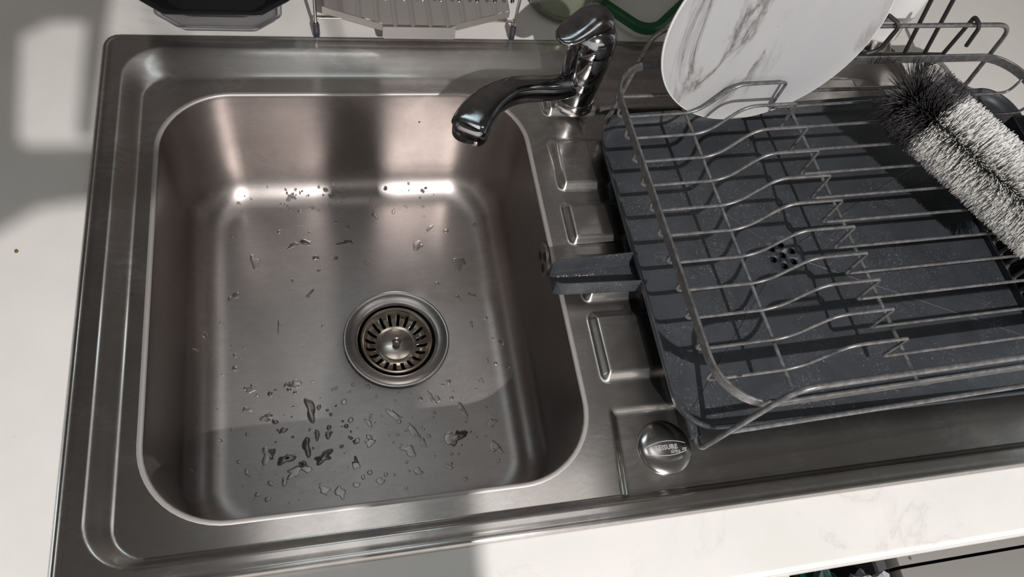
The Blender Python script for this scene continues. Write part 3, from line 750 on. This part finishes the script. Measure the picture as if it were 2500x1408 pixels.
mb.box((0.8405, 0.1275, 0.0144), (0.8905, 0.3025, 0.0156)).build('ribbed_base', BLACKP, ut)

# ------------------------------------------------------------------ plate standing in the rack
PR = 0.1050; PT, PYW = 0.095, 0.060   # lean and turn
ux = Vector((math.cos(PYW), math.sin(PYW), 0)); hh = Vector((-math.sin(PYW), math.cos(PYW), 0))
up = Vector((0, 0, 1)) * math.cos(PT) + hh * math.sin(PT); nn = ux.cross(up)   # faces the front
pc = Vector((0.5785, 0.3500, 0.0530)) + up * PR
pm = Matrix((ux, up, nn)).transposed()
pl = empty('dinner_plate', pc, 'round white marble-patterned plate standing upright in the dish rack', 'plate')
MB().lathe([(0.0003, -0.0012), (PR - 0.014, -0.0010), (PR - 0.006, 0.0002), (PR - 0.0016, 0.0016)], pc, 96, axis=pm).build('face', PLATE, pl)
MB().lathe([(PR - 0.0016, 0.0016), (PR - 0.0003, 0.0014), (PR, 0.0004), (PR - 0.0012, -0.0010), (PR - 0.008, -0.0030), (PR - 0.018, -0.0042), (0.0003, -0.0042)], pc, 96, axis=pm).build('rim', PLATEW, pl)

# ------------------------------------------------------------------ bottle brush lying on the rack
A = Vector((0.7345, 0.3280, 0.1040)); B = A + Vector((0.451, -0.892, 0)) * 0.17
axd = (B - A).normalized(); pu = axd.cross(Vector((0, 0, 1))).normalized(); pv = pu.cross(axd)
br = empty('bottle_brush', (A + B) / 2, 'bottle brush with white bristles and a dark grey tip lying on the rack', 'brush')
def bristles(n, s0, s1, lean0, lean1, r0, rad, seed, tip=False):
    rnd = random.Random(seed); v = []; f = []
    L = (B - A).length
    for i in range(n):
        s = s0 + (s1 - s0) * rnd.random(); a = rnd.random() * 2 * PI
        q = (s - s0) / (s1 - s0)
        lean = lean0 + (lean1 - lean0) * q
        if tip: # the tuft at the very end fans out
            th = rnd.random() ** 0.8 * 2.0
            lean = -math.cos(min(th, PI)) * 1.0 if q < 0.35 else lean0 + (0.10 - lean0) * q
        lean += rnd.gauss(0, 0.035)
        d0 = (pu * math.cos(a) + pv * math.sin(a) + axd * lean).normalized()
        ln = rad * rnd.uniform(0.93, 1.03)
        base = A + axd * s; bend = axd * rnd.gauss(0.0, 0.03) + (pu * rnd.gauss(0, .03) + pv * rnd.gauss(0, .03))
        side = d0.cross(axd if abs(d0.dot(axd)) < .9 else pu).normalized(); oth = d0.cross(side)
        b0 = len(v)
        for k, t in enumerate((0.08, 0.55, 1.0)):
            c = base + d0 * ln * t + bend * ln * t * t * 0.6
            if c.z < ZB + 0.0005 - 0.010: c.z = ZB - 0.0095
            rr = r0
            for m in range(3):
                an = 2 * PI * m / 3; v.append(c + side * rr * math.cos(an) + oth * rr * math.sin(an))
        for k in range(2):
            for m in range(3):
                l = (m + 1) % 3; f.append((b0 + k * 3 + m, b0 + k * 3 + l, b0 + k * 3 + 3 + l, b0 + k * 3 + 3 + m))
        f.append((b0 + 6, b0 + 7, b0 + 8))
    return v, f
obj('dark_bristles', bristles(3400, 0.000, 0.034, -0.25, 0.10, 0.00022, 0.0375, 1, True), BRD, br)['label'] = 'dark grey bristle tuft at the tip'
obj('white_bristles', bristles(8000, 0.030, 0.170, 0.10, 0.05, 0.00032, 0.0345, 2), BRW, br)['label'] = 'white bristles'
MB().tube([A + axd * 0.002, A + axd * 0.185], 0.0016, 8).tube([A + axd * 0.178, A + axd * 0.34], 0.006, 12).build('twisted_stem', simple('stem_wire', (0.35, 0.34, 0.33), 0.3, 1.0), br)

# ------------------------------------------------------------------ wire holder hooked over the back of the rack
hk = empty('hanging_holder', (0.80, 0.385, 0.14), 'dark wire holder hooked over the back rail of the dish rack', 'hanging holder')
WD = simple('dark_coated_wire', (0.045, 0.043, 0.042), 0.38, 0.4)
YH = 0.4000
pts = fillet([(0.8225, 0.3885, 0.1120), (0.8180, 0.3885, 0.1375), (0.8165, YH, 0.1385), (0.8170, YH, 0.1320), (0.8185, YH, 0.0780), (0.8075, YH, 0.0740), (0.8040, YH, 0.0860)], [0, 0.006, 0.006, 0.003, 0.006, 0.006, 0], 6)
MB().tube(pts, 0.0021, 10).build('hook', WD, hk)
pts = fillet([(0.7150, 0.3890, 0.1000), (0.7260, 0.3880, 0.1060), (0.7275, 0.3880, 0.1370), (0.7180, YH, 0.1385), (0.7175, YH, 0.1320), (0.7120, YH, 0.0900)], [0, 0.009, 0.006, 0.006, 0.003, 0], 6)
MB().tube(pts, 0.0021, 10).build('hook', WD, hk)
for x in (0.7720, 0.7960):
    MB().tube([(x, YH, 0.088), (x - 0.060, YH, 0.30)], 0.0021, 10).build('upright_wire', WD, hk)
MB().tube([(0.712, YH, 0.0890), (0.8175, YH, 0.0890)], 0.0019, 8).build('bottom_wire', WD, hk)

# ------------------------------------------------------------------ things behind the sink
def octa(x0, x1, y0, y1, c):
    return [(x0 + c, y0), (x1 - c, y0), (x1, y0 + c * .8), (x1, y1 - c * .8), (x1 - c, y1), (x0 + c, y1), (x0, y1 - c * .8), (x0, y0 + c * .8)]
def octring(x0, x1, y0, y1, c, z, r=0.004):
    return [Vector((p.x, p.y, z)) for p in fillet([(x, y, 0) for x, y in octa(x0, x1, y0, y1, c)], r, 3, True)]
cb = empty('food_container', (0.10, 0.60, -0.004), 'black plastic tray set in a clear octagonal base behind the sink bowl', 'container')
R = [octring(0.058, 0.152, 0.5185, 0.672, 0.018, -0.0036), octring(0.052, 0.158, 0.5120, 0.678, 0.020, 0.000), octring(0.050, 0.160, 0.510, 0.680, 0.021, 0.006), octring(0.046, 0.163, 0.507, 0.683, 0.022, 0.0075), octring(0.0455, 0.1635, 0.5065, 0.6835, 0.022, 0.009),
     octring(0.0475, 0.1615, 0.5085, 0.6815, 0.0215, 0.009), octring(0.0515, 0.1585, 0.5115, 0.6785, 0.020, 0.006), octring(0.0535, 0.1565, 0.5135, 0.6765, 0.019, 0.001), octring(0.059, 0.151, 0.5195, 0.671, 0.0175, -0.0022)]
mb = MB(); mb.rings(R, False, True); mb.build('clear_base', CLEAR, cb, ang=30)
R = [octring(0.056, 0.150, 0.520, 0.672, 0.020, 0.0100), octring(0.040, 0.166, 0.503, 0.688, 0.026, 0.030), octring(0.0325, 0.1735, 0.4965, 0.6945, 0.028, 0.0335), octring(0.0320, 0.1740, 0.496, 0.695, 0.028, 0.0352),
     octring(0.036, 0.170, 0.500, 0.691, 0.027, 0.0352), octring(0.042, 0.164, 0.506, 0.685, 0.025, 0.030), octring(0.058, 0.148, 0.522, 0.670, 0.019, 0.012)]
mb = MB(); mb.rings(R, False, True); mb.build('black_tray', BLACKP, cb, ang=30)

dr = empty('small_draining_rack', (0.295, 0.58, -0.004), 'small chrome draining rack with ribbed steel drip plate and pouring lip', 'draining rack')
SH = simple('shiny_sheet_steel', (0.60, 0.57, 0.54), 0.34, 0.75)
mb = MB(); nx_, ny_ = 264, 10; v = []; f = []
for j in range(ny_ + 1):
    for i in range(nx_ + 1):
        x = 0.2020 + (0.390 - 0.2020) * i / nx_
        # front outline: slanting sides and a straight lip in the middle
        if x < 0.258: yf = 0.5120 - (0.5120 - 0.4910) * (x - 0.2020) / 0.056
        elif x > 0.331: yf = 0.4910 + (0.5120 - 0.4910) * (x - 0.331) / 0.059
        else: yf = 0.4890
        t = j / ny_; y = yf + (0.690 - yf) * t
        z = 0.0300 + 0.0034 * min(1, abs(math.sin(PI * (x - 0.2020) / 0.0172)) * 2.2) + 0.012 * t
        v.append((x, y, z))
for j in range(ny_):
    for i in range(nx_):
        a = j * (nx_ + 1) + i; f.append((a, a + 1, a + nx_ + 2, a + nx_ + 1))
mb.add(v, f); dpn = mb.build('drip_plate', SH, dr, ang=80)
mb = MB(); R = []
for x in np.linspace(0.2585, 0.3305, 3): pass
pts = [(0.2585, 0.4885, 0.0305), (0.3305, 0.4885, 0.0305), (0.3305, 0.4860, 0.0205), (0.3290, 0.4855, 0.0185), (0.2600, 0.4855, 0.0185), (0.2585, 0.4860, 0.0205)]
mb.add(pts + [(x, y + 0.0008, z) for x, y, z in pts], [(0, 1, 2, 3, 4, 5), (11, 10, 9, 8, 7, 6)] + [(i, (i + 1) % 6, (i + 1) % 6 + 6, i + 6) for i in range(6)])
mb.build('pouring_lip', SH, dr)
for a, b in (((0.2020, 0.5120), (0.2585, 0.4905)), ((0.3305, 0.4905), (0.390, 0.5120))):
    mb = MB()
    q = [(a[0], a[1], 0.033), (b[0], b[1], 0.0315), (b[0], b[1] - .0006, 0.0245), (a[0], a[1] - .0006, 0.0255)]
    mb.add(q + [(x, y + .0009, z) for x, y, z in q], [(0, 1, 2, 3), (7, 6, 5, 4), (0, 4, 5, 1), (1, 5, 6, 2), (2, 6, 7, 3), (3, 7, 4, 0)])
    mb.build('plate_side_edge', SH, dr)
WCH = simple('bright_wire', (0.62, 0.59, 0.56), 0.16, 1.0)
FOOTR = simple('smoky_rubber_foot', (0.10, 0.10, 0.12), 0.2, 0.0, **{'Transmission Weight': 0.6})
for x, dx in ((0.1955, -1), (0.3975, 1)):
    for y in (0.5125, 0.672):
        lg = MB().tube([(x, y, -0.002), (x + dx * 0.0010, y + 0.001, 0.15)], 0.0017, 10).build('leg', WCH, dr)
        c_ = MB().lathe([(0.0002, -0.0039), (0.0035, -0.0039), (0.0038, -0.002), (0.0034, 0.010), (0.0022, 0.0125), (0.0018, 0.0125)], (x, y, 0), 20).build('rubber_foot', FOOTR, None)
        c_.parent = lg; c_.matrix_parent_inverse = Matrix.Identity(4)
MB().tube([(0.1962, 0.513, 0.018), (0.3968, 0.513, 0.018)], 0.0013, 8).build('front_crossbar', WCH, dr)
for k in range(11):
    x = 0.2080 + k * 0.01785; y = 0.5010
    pts = fillet([(x - 0.0022, y + 0.012, 0.115), (x - 0.0010, y, 0.0530), (x + 0.0010, y, 0.0530), (x + 0.0026, y + 0.012, 0.115)], [0, 0.0009, 0.0009, 0], 3)
    MB().tube(pts, 0.0010, 8).build('slot_wire', WCH, dr)
MB().tube([(0.1965, 0.513, 0.115), (0.3965, 0.513, 0.115)], 0.0014, 8).build('upper_crossbar', WCH, dr)

jr = empty('glass_jar', (0.4680, 0.572, -0.004), 'greenish glass jar with cloudy residue behind the tap', 'jar')
MB().lathe([(0.0003, -0.0039), (0.036, -0.0039), (0.0415, -0.001), (0.0435, 0.006), (0.0440, 0.03), (0.0440, 0.080), (0.040, 0.095), (0.034, 0.104), (0.034, 0.118), (0.0322, 0.118), (0.0322, 0.103), (0.038, 0.093), (0.0418, 0.079), (0.0418, 0.007), (0.038, 0.002), (0.0003, 0.001)], (0.468, 0.572, 0), 56).build('glass_body', GLASS, jr, ang=60)
MB().lathe([(0.0003, 0.0018), (0.036, 0.0022), (0.0408, 0.008), (0.0410, 0.034), (0.0003, 0.036)], (0.468, 0.572, 0), 40).build('residue', CLOUDY, jr)

# rounded lid with a green rim
gl = empty('lunch_box', (0.553, 0.600, -0.004), 'milky white box lid with a thick dark green rim and green dot', 'food box')
ga = math.radians(43); gc = Vector((0.5520, 0.5965))
def grr(h, r, z):
    out = []
    for x, y in rrect(-h, h, -h, h, r, 10, 8):
        out.append(Vector((gc.x + x * math.cos(ga) - y * math.sin(ga), gc.y + x * math.sin(ga) + y * math.cos(ga), z)))
    return out
mb = MB(); mb.rings([grr(0.064, 0.020, -0.0038), grr(0.067, 0.022, 0.002), grr(0.069, 0.023, 0.012), grr(0.060, 0.018, 0.0125)], False, True); mb.build('box_body', MILKY, gl)
mb = MB(); mb.rings([grr(0.0705, 0.0240, 0.0080), grr(0.0715, 0.0250, 0.0100), grr(0.0715, 0.0250, 0.0165), grr(0.0700, 0.0245, 0.0185), grr(0.0640, 0.0200, 0.0185), grr(0.0625, 0.0190, 0.0170), grr(0.0620, 0.0185, 0.0140)], False, False); mb.build('green_rim', GREEN, gl)
mb = MB(); mb.rings([grr(0.0630, 0.0190, 0.0135), grr(0.0625, 0.0185, 0.0150), grr(0.03, 0.01, 0.0152)], False, True); mb.build('lid_panel', MILKY, gl)
MB().lathe([(0.0125, 0.0150), (0.0122, 0.0162), (0.0002, 0.0162)], (0.5480, 0.5680, 0), 32).build('green_dot', GREEN2, gl)

# white bottle on a chrome base
wc = Vector((0.8300, 0.5160, 0))
wb = empty('soap_dispenser', (wc.x, wc.y, 0.0), 'white cylindrical dispenser on a chrome foot behind the dish rack', 'dispenser')
MB().lathe([(0.0003, 0.0004), (0.0370, 0.0004), (0.0375, 0.0015), (0.036, 0.003), (0.031, 0.005), (0.0295, 0.008), (0.0295, 0.022), (0.030, 0.024)], wc, 56).build('chrome_foot', POLISH, wb)
MB().lathe([(0.0295, 0.0225), (0.0325, 0.024), (0.0335, 0.028), (0.0335, 0.16), (0.030, 0.17), (0.0003, 0.172)], wc, 56).build('white_body', WHITEP, wb, ang=60)

# ------------------------------------------------------------------ below the worktop: open bin drawer, bags, door
dw = empty('bin_drawer', (0.64, -0.20, -0.14), 'open white-sided drawer below the worktop holding bags', 'drawer')
WL = simple('white_laminate', (0.74, 0.71, 0.68), 0.5)
MB().box((0.5815, -0.40, -0.45), (0.5895, -0.030, -0.120), 0.0006).build('left_side', WL, dw)
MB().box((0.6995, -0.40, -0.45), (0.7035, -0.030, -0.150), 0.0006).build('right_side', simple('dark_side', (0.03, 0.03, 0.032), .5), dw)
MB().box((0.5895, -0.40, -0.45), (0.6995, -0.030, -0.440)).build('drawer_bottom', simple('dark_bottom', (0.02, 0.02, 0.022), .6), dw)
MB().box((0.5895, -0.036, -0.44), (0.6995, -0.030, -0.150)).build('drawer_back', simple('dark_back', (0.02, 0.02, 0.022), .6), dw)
def crumple(name, c, s, mat, label, cat, seed, amp=0.35):
    bm = bmesh.new(); bmesh.ops.create_icosphere(bm, subdivisions=4, radius=1)
    off = Vector((seed, seed * 2, 0))
    for v in bm.verts:
        n1 = noise.noise(v.co * 1.6 + off); n2 = abs(noise.noise(v.co * 3.5 + off)); q = 1 + amp * n1 - amp * n2
        v.co = Vector((c[0] + v.co.x * s[0] * q, c[1] + v.co.y * s[1] * q, c[2] + v.co.z * s[2] * q))
    me = bpy.data.meshes.new(name); bm.to_mesh(me); bm.free()
    o = link(name, me, mat, None, False); tag(o, label, cat); return o
def bag_mat():
    m, nt, b = new_mat('printed_green_bag'); v = coords(nt)
    c1 = ramp(nt, noise_tex(nt, v, 26, 3, 0.5), [(0.40, (0.006, 0.02, 0.025)), (0.52, (0.005, 0.10, 0.075)), (0.66, (0.01, 0.16, 0.11))])
    sp1 = ramp(nt, noise_tex(nt, coords(nt, (1, 1, 1.3)), 75, 1, 0.4), [(0.68, 0.0), (0.70, 1.0)])
    sp2 = ramp(nt, noise_tex(nt, coords(nt, (1.2, 1, 1)), 90, 1, 0.4), [(0.70, 0.0), (0.72, 1.0)])
    c = mixc(nt, sp1, c1, (0.45, 0.30, 0.03)); c = mixc(nt, sp2, c, (0.35, 0.03, 0.05))
    nt.links.new(c, b.inputs['Base Color']); b.inputs['Roughness'].default_value = 0.4; return m
crumple('green_bag', (0.626, -0.088, -0.150), (0.032, 0.045, 0.040), bag_mat(), 'crumpled dark green printed bag in the open drawer', 'bag', 3.1, 0.5)
crumple('clear_bag', (0.674, -0.083, -0.140), (0.022, 0.034, 0.030), simple('milky_film', (0.60, 0.62, 0.68), 0.3, 0.0, **{'Transmission Weight': 0.25}), 'crumpled milky plastic bag sticking up out of the drawer', 'plastic bag', 7.7, 0.5)
dd_ = empty('cupboard_door', (1.0, -0.2, -0.12), 'grey cupboard door lying open below the worktop, right of the drawer', 'door')
MB().box((0.7060, -0.0555, -0.140), (1.50, -0.030, -0.120), 0.0008).build('hinge_strip', GREYL, dd_)
MB().box((0.7060, -0.60, -0.140), (1.50, -0.0585, -0.121), 0.0008).build('door_panel', GREYL, dd_)
MB().box((0.7060, -0.0585, -0.145), (1.50, -0.0555, -0.139)).build('hinge_gap', DARK, dd_)
MB().lathe([(0.0016, -0.1200), (0.0014, -0.1194), (0.0002, -0.1193)], (0.7200, -0.0505, 0), 16).build('screw_cap', simple('screw', (0.12, 0.12, 0.11), .5), dd_)
tag(MB().box((0.30, -0.40, -0.150), (0.5765, -0.030, -0.128), 0.0008).build('drawer_front_panel', GREYL, smooth=False), 'grey panel below the worktop, left of the open drawer', 'panel')

# black crumbs stuck to the steel and the worktop
tag(obj('crumb', (lambda m: (m.v, m.f))(MB().lathe([(0.0016, -0.0041), (0.0012, -0.0028), (0.0004, -0.0024)], (-0.0470, 0.2720, 0), 7, caps=True)), simple('crumb', (0.16, 0.09, 0.03), 0.8)), 'small brown crumb on the worktop left of the sink', 'crumb')
tag(obj('crumb', (lambda m: (m.v, m.f))(MB().lathe([(0.0012, -0.0098), (0.0010, -0.0086), (0.0004, -0.0080)], (0.0385, 0.2290, 0), 7, caps=True)), simple('black_crumb', (0.01, 0.01, 0.01), 0.8)), 'tiny black crumb on the steel left of the bowl', 'crumb')
tag(obj('crumb', (lambda m: (m.v, m.f))(MB().lathe([(0.0011, -0.0015), (0.0009, 0.0012), (0.0003, 0.0016)], (0.2940, BY1 - 0.0018, -0.048), 7, caps=True, axis=Matrix.Rotation(PI / 2, 3, 'X'))), simple('black_speck', (0.01, 0.01, 0.01), 0.8)), 'tiny black speck stuck to the back wall of the bowl', 'crumb')
